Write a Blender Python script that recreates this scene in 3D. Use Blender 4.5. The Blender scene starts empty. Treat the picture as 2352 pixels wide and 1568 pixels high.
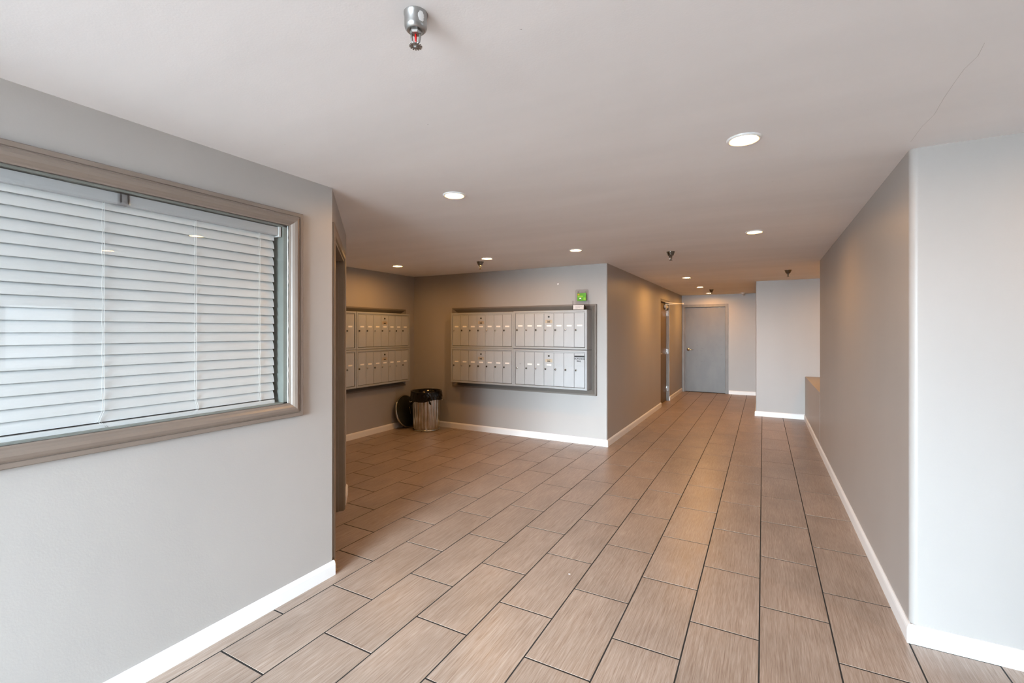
import bpy, bmesh, math, random
from mathutils import Vector, Matrix
random.seed(7)
D = bpy.data
SC = bpy.context.scene
COL = SC.collection
PI = math.pi

# ------------------------------------------------------------------ camera
cam_d = D.cameras.new('camera'); cam = D.objects.new('camera', cam_d); COL.objects.link(cam)
cam.location = (0, 0, 1.4411)
cam.rotation_euler = (PI / 2, 0, math.radians(28.465))
cam_d.sensor_width = 36.0
cam_d.lens = 1063.68 / 2352 * 36
cam_d.shift_y = -24.0 / 2352
cam_d.clip_start = 0.02
SC.camera = cam
# ------------------------------------------------------------------ colour management
SC.view_settings.view_transform = 'Standard'
SC.view_settings.look = 'None'
SC.view_settings.gamma = 1.0
SC.view_settings.use_curve_mapping = False
SC.view_settings.exposure = 0.70
SC.cycles.caustics_reflective = False
SC.cycles.caustics_refractive = False
SC.cycles.use_light_tree = False
SC.cycles.max_bounces = 6
SC.cycles.diffuse_bounces = 5
SC.cycles.glossy_bounces = 2
SC.cycles.adaptive_threshold = 0.05
SC.cycles.transparent_max_bounces = 8
SC.cycles.sample_clamp_indirect = 4.0
# ------------------------------------------------------------------ world: soft overcast daylight
SKY = (0.64, 0.83, 1.0)
SKY_STRENGTH = 30.0
SUN_STRENGTH = 16.0
LAMP_COLOR = (1.0, 0.50, 0.135)
LAMP_STRENGTH = 150.0
w = D.worlds.new('daylight'); SC.world = w; w.use_nodes = True
bg = w.node_tree.nodes['Background']
bg.inputs[0].default_value = (*SKY, 1); bg.inputs[1].default_value = SKY_STRENGTH

# hazy low sun coming in through the entrance behind the viewer
sl_ = D.lights.new('hazy_sun', 'SUN'); sl_.energy = SUN_STRENGTH; sl_.angle = math.radians(40); sl_.color = (0.77, 0.91, 1.0)
so_ = D.objects.new('hazy_sun', sl_); COL.objects.link(so_)
SUN_AZ, SUN_EL = math.radians(1), math.radians(4)      # azimuth to the right of straight behind, elevation
so_.rotation_euler = Vector((-math.sin(SUN_AZ)*math.cos(SUN_EL), math.cos(SUN_AZ)*math.cos(SUN_EL), -math.sin(SUN_EL))).to_track_quat('-Z', 'Y').to_euler()

H = 2.286            # ceiling height
XL = -2.24           # wall with the window
XR = 0.60            # right corridor wall
XA = -4.80           # alcove side wall
YM = 5.64            # mailbox wall
XC = -1.71           # left corridor wall
YE = 11.68           # end wall
YP = 8.90            # pillar face
YR = 2.77            # right return wall
YK = 6.66            # end of the full-height right wall
YB = -2.6            # entrance front
XE = 3.3             # entrance side wall
A = Vector((XL, 1.90)); DIR = Vector((-1, 1)).normalized(); NRM = Vector((1, 1)).normalized()

def portal(loc, rot, sx, sy):
    l = D.lights.new('sky_portal', 'AREA'); l.shape = 'RECTANGLE'; l.size = sx; l.size_y = sy
    l.cycles.is_portal = True
    o = D.objects.new('sky_portal', l); COL.objects.link(o); o.location = loc; o.rotation_euler = rot
portal(((-2.2 - 0.15)/2, YB - 0.2, 1.14), (PI / 2, 0, 0), 2.05, 2.1)

# ------------------------------------------------------------------ helpers
class MB:
    def __init__(s): s.v = []; s.f = []; s.m = []; s.sm = []
    def add(s, vs, fs, mi=0, smooth=False, mat=None):
        b = len(s.v)
        s.v += [tuple(mat @ Vector(p)) if mat else tuple(p) for p in vs]
        for f in fs: s.f.append([i + b for i in f]); s.m.append(mi); s.sm.append(smooth)
        return s
    def box(s, x0, x1, y0, y1, z0, z1, mi=0, mat=None):
        vs = [(x0,y0,z0),(x1,y0,z0),(x1,y1,z0),(x0,y1,z0),(x0,y0,z1),(x1,y0,z1),(x1,y1,z1),(x0,y1,z1)]
        return s.add(vs, [(3,2,1,0),(4,5,6,7),(0,1,5,4),(1,2,6,5),(2,3,7,6),(3,0,4,7)], mi, False, mat)
    def bbox(s, x0, x1, y0, y1, z0, z1, b=0.003, mi=0, mat=None):
        """box with bevelled edges"""
        bm = bmesh.new(); bmesh.ops.create_cube(bm, size=1.0)
        for v in bm.verts:
            v.co = Vector(((x0+x1)/2 + v.co.x*(x1-x0), (y0+y1)/2 + v.co.y*(y1-y0), (z0+z1)/2 + v.co.z*(z1-z0)))
        bmesh.ops.bevel(bm, geom=bm.edges[:], offset=b, segments=2, affect='EDGES', profile=0.5)
        bm.verts.index_update()
        s.add([v.co.copy() for v in bm.verts], [[v.index for v in f.verts] for f in bm.faces], mi, False, mat)
        bm.free(); return s
    def prism(s, pts, z0, z1, mi=0, smooth=False, mat=None):
        """vertical prism over a counter-clockwise plan polygon"""
        n = len(pts)
        vs = [(p[0], p[1], z0) for p in pts] + [(p[0], p[1], z1) for p in pts]
        s.add(vs, [list(range(n))[::-1], list(range(n, 2*n))], mi, False, mat)
        b = len(s.v) - 2*n
        for i in range(n):
            j = (i+1) % n
            s.f.append([b+i, b+j, b+n+j, b+n+i]); s.m.append(mi); s.sm.append(smooth)
        return s
    def lathe(s, prof, n=24, mi=0, mat=None, smooth=True, closed=True):
        """profile [(r,z)...] around local Z"""
        vs = []; fs = []
        for r, z in prof:
            for i in range(n):
                a = 2*PI*i/n; vs.append((r*math.cos(a), r*math.sin(a), z))
        for k in range(len(prof)-1):
            for i in range(n):
                j = (i+1) % n
                fs.append([k*n+i, k*n+j, (k+1)*n+j, (k+1)*n+i])
        s.add(vs, fs, mi, smooth, mat)
        if closed:
            b = len(s.v) - len(vs)
            if prof[0][0] > 1e-5: s.f.append([b+i for i in range(n)][::-1]); s.m.append(mi); s.sm.append(False)
            if prof[-1][0] > 1e-5: s.f.append([b+(len(prof)-1)*n+i for i in range(n)]); s.m.append(mi); s.sm.append(False)
        return s
    def tube(s, pts, r, n=8, mi=0):
        pts = [Vector(p) for p in pts]; rs = r if isinstance(r, (list, tuple)) else [r]*len(pts)
        vs = []; fs = []; up = None
        for i, p in enumerate(pts):
            t = (pts[min(i+1, len(pts)-1)] - pts[max(i-1, 0)]).normalized()
            ref = Vector((0,0,1)) if abs(t.z) < 0.9 else Vector((1,0,0))
            if up is None: up = (ref - t*ref.dot(t)).normalized()
            else: up = (up - t*up.dot(t)).normalized()
            sd = t.cross(up)
            for k in range(n):
                a = 2*PI*k/n; vs.append(p + (up*math.cos(a) + sd*math.sin(a))*rs[i])
        for i in range(len(pts)-1):
            for k in range(n):
                l = (k+1) % n; fs.append([i*n+k, i*n+l, (i+1)*n+l, (i+1)*n+k])
        fs += [list(range(n))[::-1], [(len(pts)-1)*n+k for k in range(n)]]
        return s.add(vs, fs, mi, True)
    def build(s, name, mats, parent=None, loc=None, fix=True):
        me = D.meshes.new(name); me.from_pydata([tuple(v) for v in s.v], [], s.f)
        for mm in (mats if isinstance(mats, (list, tuple)) else [mats]): me.materials.append(mm)
        for p, mi, sm in zip(me.polygons, s.m, s.sm): p.material_index = mi; p.use_smooth = sm
        if fix:
            bm = bmesh.new(); bm.from_mesh(me); bmesh.ops.recalc_face_normals(bm, faces=bm.faces[:]); bm.to_mesh(me); bm.free()
        me.update()
        o = D.objects.new(name, me); COL.objects.link(o)
        if parent: o.parent = parent
        if loc: o.location = loc
        return o

def empty(name, loc=(0,0,0), rz=0.0):
    o = D.objects.new(name, None); COL.objects.link(o); o.location = loc; o.rotation_euler = (0,0,rz); o.empty_display_size = 0.1
    return o
def tag(o, label, cat, group=None):
    o['label'] = label; o['category'] = cat
    if group: o['group'] = group
    return o
def struct(o, label=None, cat=None):
    o['kind'] = 'structure'
    if label: o['label'] = label
    if cat: o['category'] = cat
    return o
def copy_tree(o, parent=None):
    c = o.copy(); COL.objects.link(c); c.parent = parent
    for ch in list(o.children): copy_tree(ch, c)
    return c
def inst(src, name, parent, loc=None):
    c = D.objects.new(name, src.data); COL.objects.link(c); c.parent = parent
    if loc: c.location = loc
    return c

# ------------------------------------------------------------------ materials
def mat(name, col, rough=0.5, metal=0.0, var=0.0, vscale=(3,3,3), bump=0.0, bscale=200.0, spec=0.5, col2=None, coat=0.0, detail=4.0):
    m = D.materials.new(name); m.use_nodes = True; nt = m.node_tree; p = nt.nodes['Principled BSDF']
    p.inputs['Base Color'].default_value = (*col, 1); p.inputs['Roughness'].default_value = rough
    p.inputs['Metallic'].default_value = metal; p.inputs['Specular IOR Level'].default_value = spec
    p.inputs['Coat Weight'].default_value = coat
    tc = nt.nodes.new('ShaderNodeTexCoord')
    if var > 0 or col2:
        mp = nt.nodes.new('ShaderNodeMapping'); mp.inputs['Scale'].default_value = vscale
        nz = nt.nodes.new('ShaderNodeTexNoise'); nz.inputs['Scale'].default_value = 1.0; nz.inputs['Detail'].default_value = detail
        rp = nt.nodes.new('ShaderNodeValToRGB')
        c2 = col2 or tuple(c*(1-var) for c in col)
        rp.color_ramp.elements[0].color = (*c2, 1); rp.color_ramp.elements[0].position = 0.35
        rp.color_ramp.elements[1].color = (*col, 1); rp.color_ramp.elements[1].position = 0.65
        nt.links.new(tc.outputs['Object'], mp.inputs[0]); nt.links.new(mp.outputs[0], nz.inputs['Vector'])
        nt.links.new(nz.outputs[0], rp.inputs[0]); nt.links.new(rp.outputs[0], p.inputs['Base Color'])
    if bump > 0:
        n2 = nt.nodes.new('ShaderNodeTexNoise'); n2.inputs['Scale'].default_value = bscale; n2.inputs['Detail'].default_value = 3
        bp = nt.nodes.new('ShaderNodeBump'); bp.inputs['Strength'].default_value = bump; bp.inputs['Distance'].default_value = 0.002
        nt.links.new(tc.outputs['Object'], n2.inputs['Vector']); nt.links.new(n2.outputs[0], bp.inputs['Height'])
        nt.links.new(bp.outputs[0], p.inputs['Normal'])
    return m

M_WALL = mat('wall_paint', (0.405, 0.375, 0.35), 0.42, var=0.04, vscale=(2.2,2.2,1.0), bump=0.12, bscale=140, spec=0.45)
M_CEIL = mat('ceiling_paint', (0.925, 0.912, 0.922), 0.75, var=0.05, vscale=(0.7,3.0,1), bump=0.15, bscale=160, spec=0.2)
M_WHITE = mat('white_trim_paint', (0.84, 0.83, 0.82), 0.35, var=0.02, vscale=(6,6,6))
M_TAUPE = mat('taupe_trim_paint', (0.185, 0.143, 0.115), 0.35, var=0.04, vscale=(8,8,8), bump=0.15, bscale=90)
M_JAMB = mat('brown_jamb_paint', (0.22, 0.172, 0.128), 0.32, var=0.1, vscale=(8,8,8))
M_SASH = mat('grey_green_sash', (0.33, 0.345, 0.31), 0.5, var=0.08, vscale=(10,10,10))
M_GROUT = mat('black_grout', (0.012, 0.011, 0.010), 0.8)
M_BLIND = mat('blind_vinyl', (0.84, 0.85, 0.85), 0.4, var=0.02, vscale=(4,4,4))
M_CORD = mat('cord_white', (0.88, 0.88, 0.86), 0.7)
M_ALU = mat('grey_enamel', (0.44, 0.455, 0.465), 0.4, var=0.05, vscale=(7,7,5), metal=0.15)
M_ALU2 = mat('grey_enamel_frame', (0.40, 0.415, 0.425), 0.38, var=0.05, vscale=(7,7,5), metal=0.2)
M_GAP = mat('dark_gap', (0.006, 0.006, 0.006), 0.9)
M_LABEL = mat('paper_label', (0.93, 0.91, 0.88), 0.6)
M_CHROME = mat('chrome', (0.75, 0.74, 0.72), 0.2, metal=1.0)
M_BLACK = mat('black_paint', (0.012, 0.012, 0.012), 0.4)
M_PLATE = mat('brass_plate', (0.52, 0.44, 0.33), 0.4, metal=0.4)
M_INK = mat('black_ink', (0.01, 0.01, 0.012), 0.7)
M_PRINT = mat('grey_print', (0.30, 0.30, 0.32), 0.7)
M_STEEL = mat('worn_steel_door', (0.15, 0.134, 0.122), 0.42, var=0.0, vscale=(5,5,2.5), metal=0.0, col2=(0.13,0.118,0.109), bump=0.2, bscale=22)
M_FRAME = mat('grey_door_frame', (0.21, 0.195, 0.185), 0.45, var=0.15, vscale=(12,12,5), metal=0.0)
M_DDOOR = mat('brown_painted_door', (0.17, 0.125, 0.085), 0.5, var=0.08, vscale=(5,5,2), spec=0.3)
M_GALV = mat('galvanised_steel', (0.66, 0.67, 0.66), 0.16, var=0.0, vscale=(9,9,9), metal=1.0, col2=(0.50,0.51,0.50))
M_BAG = mat('black_bag_plastic', (0.003, 0.003, 0.0035), 0.14, spec=0.45)
M_RUBBER = mat('black_lid', (0.012, 0.014, 0.013), 0.45, var=0.3, vscale=(12,12,12))
M_SPR = mat('sprinkler_metal', (0.42, 0.41, 0.395), 0.34, metal=0.9, col2=(0.33,0.32,0.31), vscale=(30,30,30))
M_SPRD = mat('sprinkler_bronze', (0.17, 0.155, 0.135), 0.25, metal=0.95)
M_RED = mat('red_glass_bulb', (0.55, 0.01, 0.01), 0.1)
M_GREEN = mat('green_print', (0.08, 0.30, 0.008), 0.4)
M_GREEN2 = mat('lime_print', (0.24, 0.48, 0.015), 0.4)
M_ORANGE = mat('orange_print', (0.55, 0.22, 0.01), 0.4)
M_CONC = mat('outdoor_paving', (0.76, 0.67, 0.61), 0.9, var=0.1, vscale=(1,1,1))
M_MARK = mat('scuff', (0.10, 0.085, 0.075), 0.8)

def glass_mat(name, tint, refl_gain=1.0, ior=1.5, rough=0.0):
    m = D.materials.new(name); m.use_nodes = True; nt = m.node_tree; nt.nodes.clear()
    out = nt.nodes.new('ShaderNodeOutputMaterial'); mix = nt.nodes.new('ShaderNodeMixShader')
    tr = nt.nodes.new('ShaderNodeBsdfTransparent'); tr.inputs[0].default_value = (*tint, 1)
    gl = nt.nodes.new('ShaderNodeBsdfGlossy'); gl.inputs['Roughness'].default_value = rough
    # Schlick reflectance, the same from both sides of the thin pane
    geo = nt.nodes.new('ShaderNodeNewGeometry'); dt = nt.nodes.new('ShaderNodeVectorMath'); dt.operation = 'DOT_PRODUCT'
    nt.links.new(geo.outputs['Normal'], dt.inputs[0]); nt.links.new(geo.outputs['Incoming'], dt.inputs[1])
    ab = nt.nodes.new('ShaderNodeMath'); ab.operation = 'ABSOLUTE'; nt.links.new(dt.outputs['Value'], ab.inputs[0])
    om = nt.nodes.new('ShaderNodeMath'); om.operation = 'SUBTRACT'; om.inputs[0].default_value = 1.0; nt.links.new(ab.outputs[0], om.inputs[1])
    pw = nt.nodes.new('ShaderNodeMath'); pw.operation = 'POWER'; pw.inputs[1].default_value = 5.0; nt.links.new(om.outputs[0], pw.inputs[0])
    f0 = ((ior - 1)/(ior + 1))**2
    fr = nt.nodes.new('ShaderNodeMath'); fr.operation = 'MULTIPLY_ADD'; fr.inputs[1].default_value = 1 - f0; fr.inputs[2].default_value = f0
    nt.links.new(pw.outputs[0], fr.inputs[0])
    nt.links.new(fr.outputs[0], mix.inputs[0]); nt.links.new(tr.outputs[0], mix.inputs[1]); nt.links.new(gl.outputs[0], mix.inputs[2])
    nt.links.new(mix.outputs[0], out.inputs[0]); return m
M_GLASS = glass_mat('window_glass', (0.99, 0.995, 0.993), ior=1.4)
M_ACRYL = glass_mat('clear_acrylic', (0.955, 0.95, 0.955), ior=1.45, rough=0.05)

def lamp_mat(name='lamp_lens', k=1.0):
    m = D.materials.new(name); m.use_nodes = True; nt = m.node_tree; nt.nodes.clear()
    out = nt.nodes.new('ShaderNodeOutputMaterial'); e = nt.nodes.new('ShaderNodeEmission')
    e.inputs[0].default_value = (*LAMP_COLOR, 1); e.inputs[1].default_value = LAMP_STRENGTH*k
    nt.links.new(e.outputs[0], out.inputs[0]); return m
M_LAMP = lamp_mat(); M_LAMP4 = lamp_mat('lamp_lens_corner', 1.25); M_LAMP2 = lamp_mat('lamp_lens_bright', 2.5); M_LAMP3 = lamp_mat('lamp_lens_alcove', 2.3)

def tile_mat():
    m = D.materials.new('wood_look_tile'); m.use_nodes = True; nt = m.node_tree; p = nt.nodes['Principled BSDF']
    L = nt.links.new; N = nt.nodes.new
    tc = N('ShaderNodeTexCoord'); oi = N('ShaderNodeObjectInfo'); geo = N('ShaderNodeNewGeometry')
    # world position keeps neighbouring tiles different; a random shift per tile breaks the grain at the joints
    ad = N('ShaderNodeVectorMath'); ad.operation = 'MULTIPLY_ADD'
    cmb = N('ShaderNodeCombineXYZ')
    for k, g in enumerate((7.3, 5.1, 3.7)):
        mu = N('ShaderNodeMath'); mu.operation = 'MULTIPLY'; mu.inputs[1].default_value = g
        L(oi.outputs['Random'], mu.inputs[0]); L(mu.outputs[0], cmb.inputs[k])
    ad.inputs[1].default_value = (1, 1, 1)
    L(geo.outputs['Position'], ad.inputs[0]); L(cmb.outputs[0], ad.inputs[2])
    def noise(scale, detail, dist=0.0):
        mp = N('ShaderNodeMapping'); mp.inputs['Scale'].default_value = scale
        nz = N('ShaderNodeTexNoise'); nz.inputs['Scale'].default_value = 1.0; nz.inputs['Detail'].default_value = detail; nz.inputs['Distortion'].default_value = dist
        L(ad.outputs[0], mp.inputs[0]); L(mp.outputs[0], nz.inputs['Vector']); return nz
    fine = noise((560, 14, 1), 2.0)
    mid = noise((150, 4.0, 1), 3.0, 0.3)
    big = noise((4, 2.5, 1), 2.0)
    m1 = N('ShaderNodeMath'); m1.operation = 'MULTIPLY_ADD'; m1.inputs[1].default_value = 0.55
    m2 = N('ShaderNodeMath'); m2.operation = 'MULTIPLY'; m2.inputs[1].default_value = 0.45
    L(mid.outputs[0], m2.inputs[0]); L(fine.outputs[0], m1.inputs[0]); L(m2.outputs[0], m1.inputs[2])
    rp = N('ShaderNodeValToRGB'); cr = rp.color_ramp
    cr.elements[0].position = 0.32; cr.elements[0].color = (0.205, 0.140, 0.103, 1)
    cr.elements[1].position = 0.68; cr.elements[1].color = (0.41, 0.332, 0.28, 1)
    e = cr.elements.new(0.5); e.color = (0.31, 0.235, 0.188, 1)
    L(m1.outputs[0], rp.inputs[0])
    hs = N('ShaderNodeHueSaturation')
    mr = N('ShaderNodeMapRange'); mr.inputs[1].default_value = 0.3; mr.inputs[2].default_value = 0.7; mr.inputs[3].default_value = 0.88; mr.inputs[4].default_value = 1.10
    L(big.outputs[0], mr.inputs[0]); L(mr.outputs[0], hs.inputs['Value']); L(rp.outputs[0], hs.inputs['Color'])
    L(hs.outputs[0], p.inputs['Base Color'])
    r2 = N('ShaderNodeMapRange'); r2.inputs[1].default_value = 0.3; r2.inputs[2].default_value = 0.7; r2.inputs[3].default_value = 0.28; r2.inputs[4].default_value = 0.42
    L(mid.outputs[0], r2.inputs[0]); L(r2.outputs[0], p.inputs['Roughness'])
    bp = N('ShaderNodeBump'); bp.inputs['Strength'].default_value = 0.10; bp.inputs['Distance'].default_value = 0.001
    L(m1.outputs[0], bp.inputs['Height']); L(bp.outputs[0], p.inputs['Normal'])
    p.inputs['Specular IOR Level'].default_value = 0.38
    return m
M_TILE = tile_mat()

# ------------------------------------------------------------------ structure: floor with tiles
floor = MB().box(-5.1, XE + 0.15, YB - 0.1, 12.0, -0.12, -0.0010).build('floor', M_GROUT)
struct(floor, 'floor of wood-look plank tiles with black joints', 'floor')
U0, TW, TL = -2.4541, 0.3048, 0.6176
V0 = {0: 2.137, 1: 1.828}
def tile_mesh(wd, ln, cx=0.0, cy=0.0, mb=None):
    mb = mb or MB(); hw, hl, b = wd/2, ln/2, 0.0006
    vs = []
    for (k, z) in ((0, -0.0046), (0, -b), (b, 0.0)):
        vs += [(cx-hw+k, cy-hl+k, z), (cx+hw-k, cy-hl+k, z), (cx+hw-k, cy+hl-k, z), (cx-hw+k, cy+hl-k, z)]
    fs = [(8, 9, 10, 11)]
    for r in (0, 4):
        for i in range(4):
            j = (i+1) % 4; fs.append((r+i, r+j, r+4+j, r+4+i))
    mb.add(vs, fs); return mb
rects = [(XL, XR, YB, YM), (XA, XC, 2.9, YM), (XC, -0.11, YM, YE + 0.06), (-0.11, XR, YM, YP), (XR, XE, YB, YR)]
def in_room(x0, x1, y0, y1):
    for a, b, c, d in rects:
        if x0 < b and x1 > a and y0 < d and y1 > c: return True
    for x in (x0, x1):
        for y in (y0, y1):
            if -3.4 < x < XL and 1.7 < y < 3.0 and x + y > -0.60: return True
    return False
cyw, syw = math.cos(math.radians(28.465)), math.sin(math.radians(28.465))
tiles = []
for c in range(-9, 20):
    x0 = U0 + c*TW
    for k in range(-8, 18):
        y0 = V0[c % 2] + k*TL
        if not in_room(x0, x0+TW, y0, y0+TL): continue
        cx, cy = x0 + TW/2, y0 + TL/2
        dpt = -syw*cx + cyw*cy
        px = 1176 + 1063.68*(cyw*cx + syw*cy)/max(dpt, 0.05)
        py = 760 + 1063.68*1.4411/max(dpt, 0.05)
        vis = dpt > 0.6 and -250 < px < 2600 and py < 1900
        if cx < -3.0 and cy < 3.3: vis = False
        tiles.append((0 if vis else 1, dpt, cx, cy))
tiles.sort()
base_tile = None
rest = MB()
for i, (nv, dpt, cx, cy) in enumerate(tiles):
    if i < 300 and not nv:
        if base_tile is None:
            base_tile = tile_mesh(TW - 0.0066, TL - 0.0085).build('floor_tile', M_TILE, floor, (cx, cy, 0))
        else:
            inst(base_tile, 'floor_tile', floor, (cx, cy, random.uniform(-0.0003, 0.0003)))
    else:
        tile_mesh(TW - 0.0066, TL - 0.0085, cx, cy, rest)
if rest.f:
    rt = rest.build('floor_tile_remainder', M_TILE, floor); rt['kind'] = 'stuff'

# ceiling
ceil = MB().box(-5.1, XE + 0.15, YB - 0.15, 12.0, H, H + 0.15).build('ceiling', M_CEIL)
struct(ceil, 'flat off-white painted ceiling', 'ceiling')

# walls
def arc(cx, cy, r, a0, a1, n=6):
    return [(cx + r*math.cos(math.radians(a0 + (a1-a0)*i/n)), cy + r*math.sin(math.radians(a0 + (a1-a0)*i/n))) for i in range(n+1)]
T = 0.14
WY0, WY1, WZ0, WZ1 = -1.25, 1.615, 1.055, 2.005      # window opening
mb = MB()
back = A - NRM*T                                      # inner mitre of the chamfer wall
mit = (XL - T, A.y - T*math.tan(math.radians(22.5)) )
mb.box(XL - T, XL, YB, WY0, 0, H)
mb.prism([(XL - T, WY1), (XL, WY1), (XL, A.y), mit], 0, H)
mb.box(XL - T, XL, WY0, WY1, 0, WZ0)
mb.box(XL - T, XL, WY0, WY1, WZ1, H)
wl = struct(mb.build('wall_left', M_WALL), 'greige painted wall holding the window with blinds', 'wall')

def ch(t, d):                                        # point on the angled wall: t along it, d in front of it
    p = A + DIR*t + NRM*d; return (p.x, p.y)
CT = 1.42; O0, O1, OH = 0.10, 1.035, 2.015
mb = MB()
mb.prism([A[:], ch(O0, 0), ch(O0, -T), mit], 0, H)
mb.prism([ch(O1, 0), ch(CT, 0), ch(CT, -T), ch(O1, -T)], 0, H)
mb.prism([ch(O0, 0), ch(O1, 0), ch(O1, -T), ch(O0, -T)], OH, H)
struct(mb.build('wall_angled', M_WALL), 'angled wall with the brown doorway', 'wall')
B = Vector(ch(CT, 0)); Bb = ch(CT, -T)
struct(MB().prism([(B.x, B.y), (XA - T, B.y), (XA - T, B.y - T), (Bb[0], B.y - T), Bb], 0, H).build('wall_alcove_front', M_WALL), 'wall turning into the mail alcove', 'wall')
struct(MB().box(XA - T, XA, B.y, YM + T, 0, H).build('wall_alcove_side', M_WALL), 'warm lit side wall of the mail alcove', 'wall')
struct(MB().prism([(XA, YM)] + arc(XC - 0.018, YM + 0.018, 0.018, -90, 0) + [(XC, YM + T), (XA, YM + T)], 0, H, smooth=False).build('wall_back', M_WALL), 'wall with four mailbox units above the bin', 'wall')
DY0, DY1, DH = 9.07, 10.02, 2.06                     # side door of the corridor
mb = MB()
mb.box(XC - T, XC, YM + T, DY0, 0, H); mb.box(XC - T, XC, DY1, YE + T, 0, H); mb.box(XC - T, XC, DY0, DY1, DH, H)
struct(mb.build('wall_corridor', M_WALL), 'left corridor wall with lamp scallops and a side door', 'wall')
EX0, EX1, EH = -1.705, -0.70, 2.065
mb = MB()
mb.box(EX1 - 0.002, -0.11, YE, YE + T, 0, EH); mb.box(XC - 0.02, -0.11, YE, YE + T, EH - 0.002, H)
struct(mb.build('wall_end', M_WALL), 'end wall of the corridor above and beside the grey door', 'wall')
struct(MB().prism(arc(-0.11 + 0.015, YP + 0.015, 0.015, 180, 270) + [(2.0, YP), (2.0, YE + T), (-0.11, YE + T)], 0, H).build('wall_pillar', M_WALL), 'pale projecting wall right of the corridor door', 'wall')
struct(MB().prism([(XE + T, YR), (XE + T, YK), (XR + 0.015, YK)] + arc(XR + 0.015, YK - 0.015, 0.015, 90, 180)[1:] + arc(XR + 0.03, YR + 0.03, 0.03, 180, 270, 24), 0, H).build('wall_right', M_WALL), 'right hand wall with rounded outer corner', 'wall')
mb = MB(); mb.prism([(XR, YK - 0.002), (1.65, YK - 0.002), (1.65, YP), (XR, YP)], 0, 0.70)
struct(mb.build('wall_low', M_WALL), 'low ledge wall lit amber on top', 'wall')
struct(MB().box(1.65, 1.8, YK, YP, 0, H).build('wall_niche', M_WALL), 'back of the niche above the ledge', 'wall')
# entrance side, behind and right of the camera
mb = MB()
SX0, SX1, SZ = -2.20, -0.15, 2.2  # unseen opening, narrowed on its right to keep daylight off the return wall
mb.box(-5.0, SX0, YB - T, YB, 0, H); mb.box(SX1, XE + T, YB - T, YB, 0, H); mb.box(SX0, SX1, YB - T, YB, SZ, H); mb.box(SX0, SX1, YB - T, YB, -0.1, 0.08)
struct(mb.build('wall_entrance', M_WALL), 'entrance front wall behind the viewer', 'wall')
mb = MB()
GY0, GY1 = 1.2, 2.62; GZ0, GZ1 = 0.95, 1.80
mb.box(XE, XE + T, YB, GY0, 0, H); mb.box(XE, XE + T, GY1, YR, 0, H); mb.box(XE, XE + T, GY0, GY1, GZ1, H); mb.box(XE, XE + T, GY0, GY1, 0, GZ0)
struct(mb.build('wall_entrance_side', M_WALL), 'entrance side wall right of the viewer', 'wall')
mb = MB(); mb.box(-5.0, -4.94, YB, B.y, 0, H); mb.box(-5.0, -4.94, YM, YE + T, 0, H); mb.box(-5.0, XC, YE + T, YE + T + 0.06, 0, H); mb.box(XC - 0.2, 2.0, YE + T, YE + T + 0.06, 0, H)  # unseen shell added so no sky light leaks in behind the walls
struct(mb.build('wall_outer', M_WALL), 'added light-blocking shell behind the office and corridor', 'wall')
# glazing bars of the entrance (seen only mirrored in the window)
def bars(name, pts):
    mb = MB()
    for a in pts: mb.box(*a)
    return struct(mb.build(name, M_FRAME), 'dark metal glazing bars of the entrance', 'window frame')
bars('window_2', [(SX0, SX0+.06, YB-.1, YB-.04, .08, SZ), (SX1-.06, SX1, YB-.1, YB-.04, .08, SZ), (-1.1, -1.04, YB-.1, YB-.04, .08, SZ), (SX0, SX1, YB-.1, YB-.04, SZ-.06, SZ)])
bars('window_3', [(XE+.04, XE+.1, GY0, GY0+.05, GZ0, GZ1), (XE+.04, XE+.1, GY1-.05, GY1, GZ0, GZ1), (XE+.04, XE+.1, 1.9, 1.95, GZ0, GZ1), (XE+.04, XE+.1, GY0, GY1, GZ1-.05, GZ1), (XE+.04, XE+.1, GY0, GY1, GZ0, GZ0+.05)])
fe = empty('slat_fence', (XE + 1.0, 1.9, -0.12)); struct(fe, 'pale slatted fence added outside the side window to dim its sky', 'screen')  # unseen slats added to block the sky mirrored in the window glass
for i in range(16):
    MB().box(XE + 1.0 + 0.015*(i % 2), XE + 1.03 + 0.015*(i % 2), -1.5, 5.0, -0.05 + i*0.16, 0.115 + i*0.16).build('screen_slat', M_WHITE, fe, (-XE - 1.0, -1.9, 0.12))
gmb = MB(); gmb.box(-30, 30, -40, YB - 0.16, -0.3, -0.12); gmb.box(XE + 0.16, 30, YB - 0.16, 30, -0.3, -0.12)
struct(gmb.build('ground', M_CONC), 'pale paving outside the entrance', 'ground')

# baseboards
BH, BT = 0.084, 0.015
def baseboard(name, p0, p1, n, label, e0=0.0, e1=0.0, z=0.0):
    p0, p1, n = Vector(p0), Vector(p1), Vector(n)
    d = (p1 - p0).normalized()                        # e0/e1: 1 outside mitre, -1 inside mitre, 0 square
    prof = [(-0.002, 0), (BT, 0), (BT, BH*0.74), (BT*0.86, BH*0.86), (BT*0.5, BH*0.96), (BT*0.3, BH), (-0.002, BH)]
    vs = [(q.x + n.x*a + d.x*a*e, q.y + n.y*a + d.y*a*e, z + b) for q, e in ((p0, -e0), (p1, e1)) for a, b in prof]; k = len(prof)
    fs = [[i, (i+1) % k, k + (i+1) % k, k + i] for i in range(k)] + [list(range(k)), list(range(k, 2*k))[::-1]]
    return struct(MB().add(vs, fs).build(name, M_WHITE), label, 'baseboard')
baseboard('baseboard_left', (XL, YB), (XL, A.y + 0.012), (1, 0), 'white baseboard under the window wall')
baseboard('baseboard_alcove', (XA, B.y), (XA, YM), (1, 0), 'white baseboard under the alcove mailboxes', 0, -1)
baseboard('baseboard_back', (XA, YM), (XC, YM), (0, -1), 'white baseboard under the bright mailbox wall', -1, 1)
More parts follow.
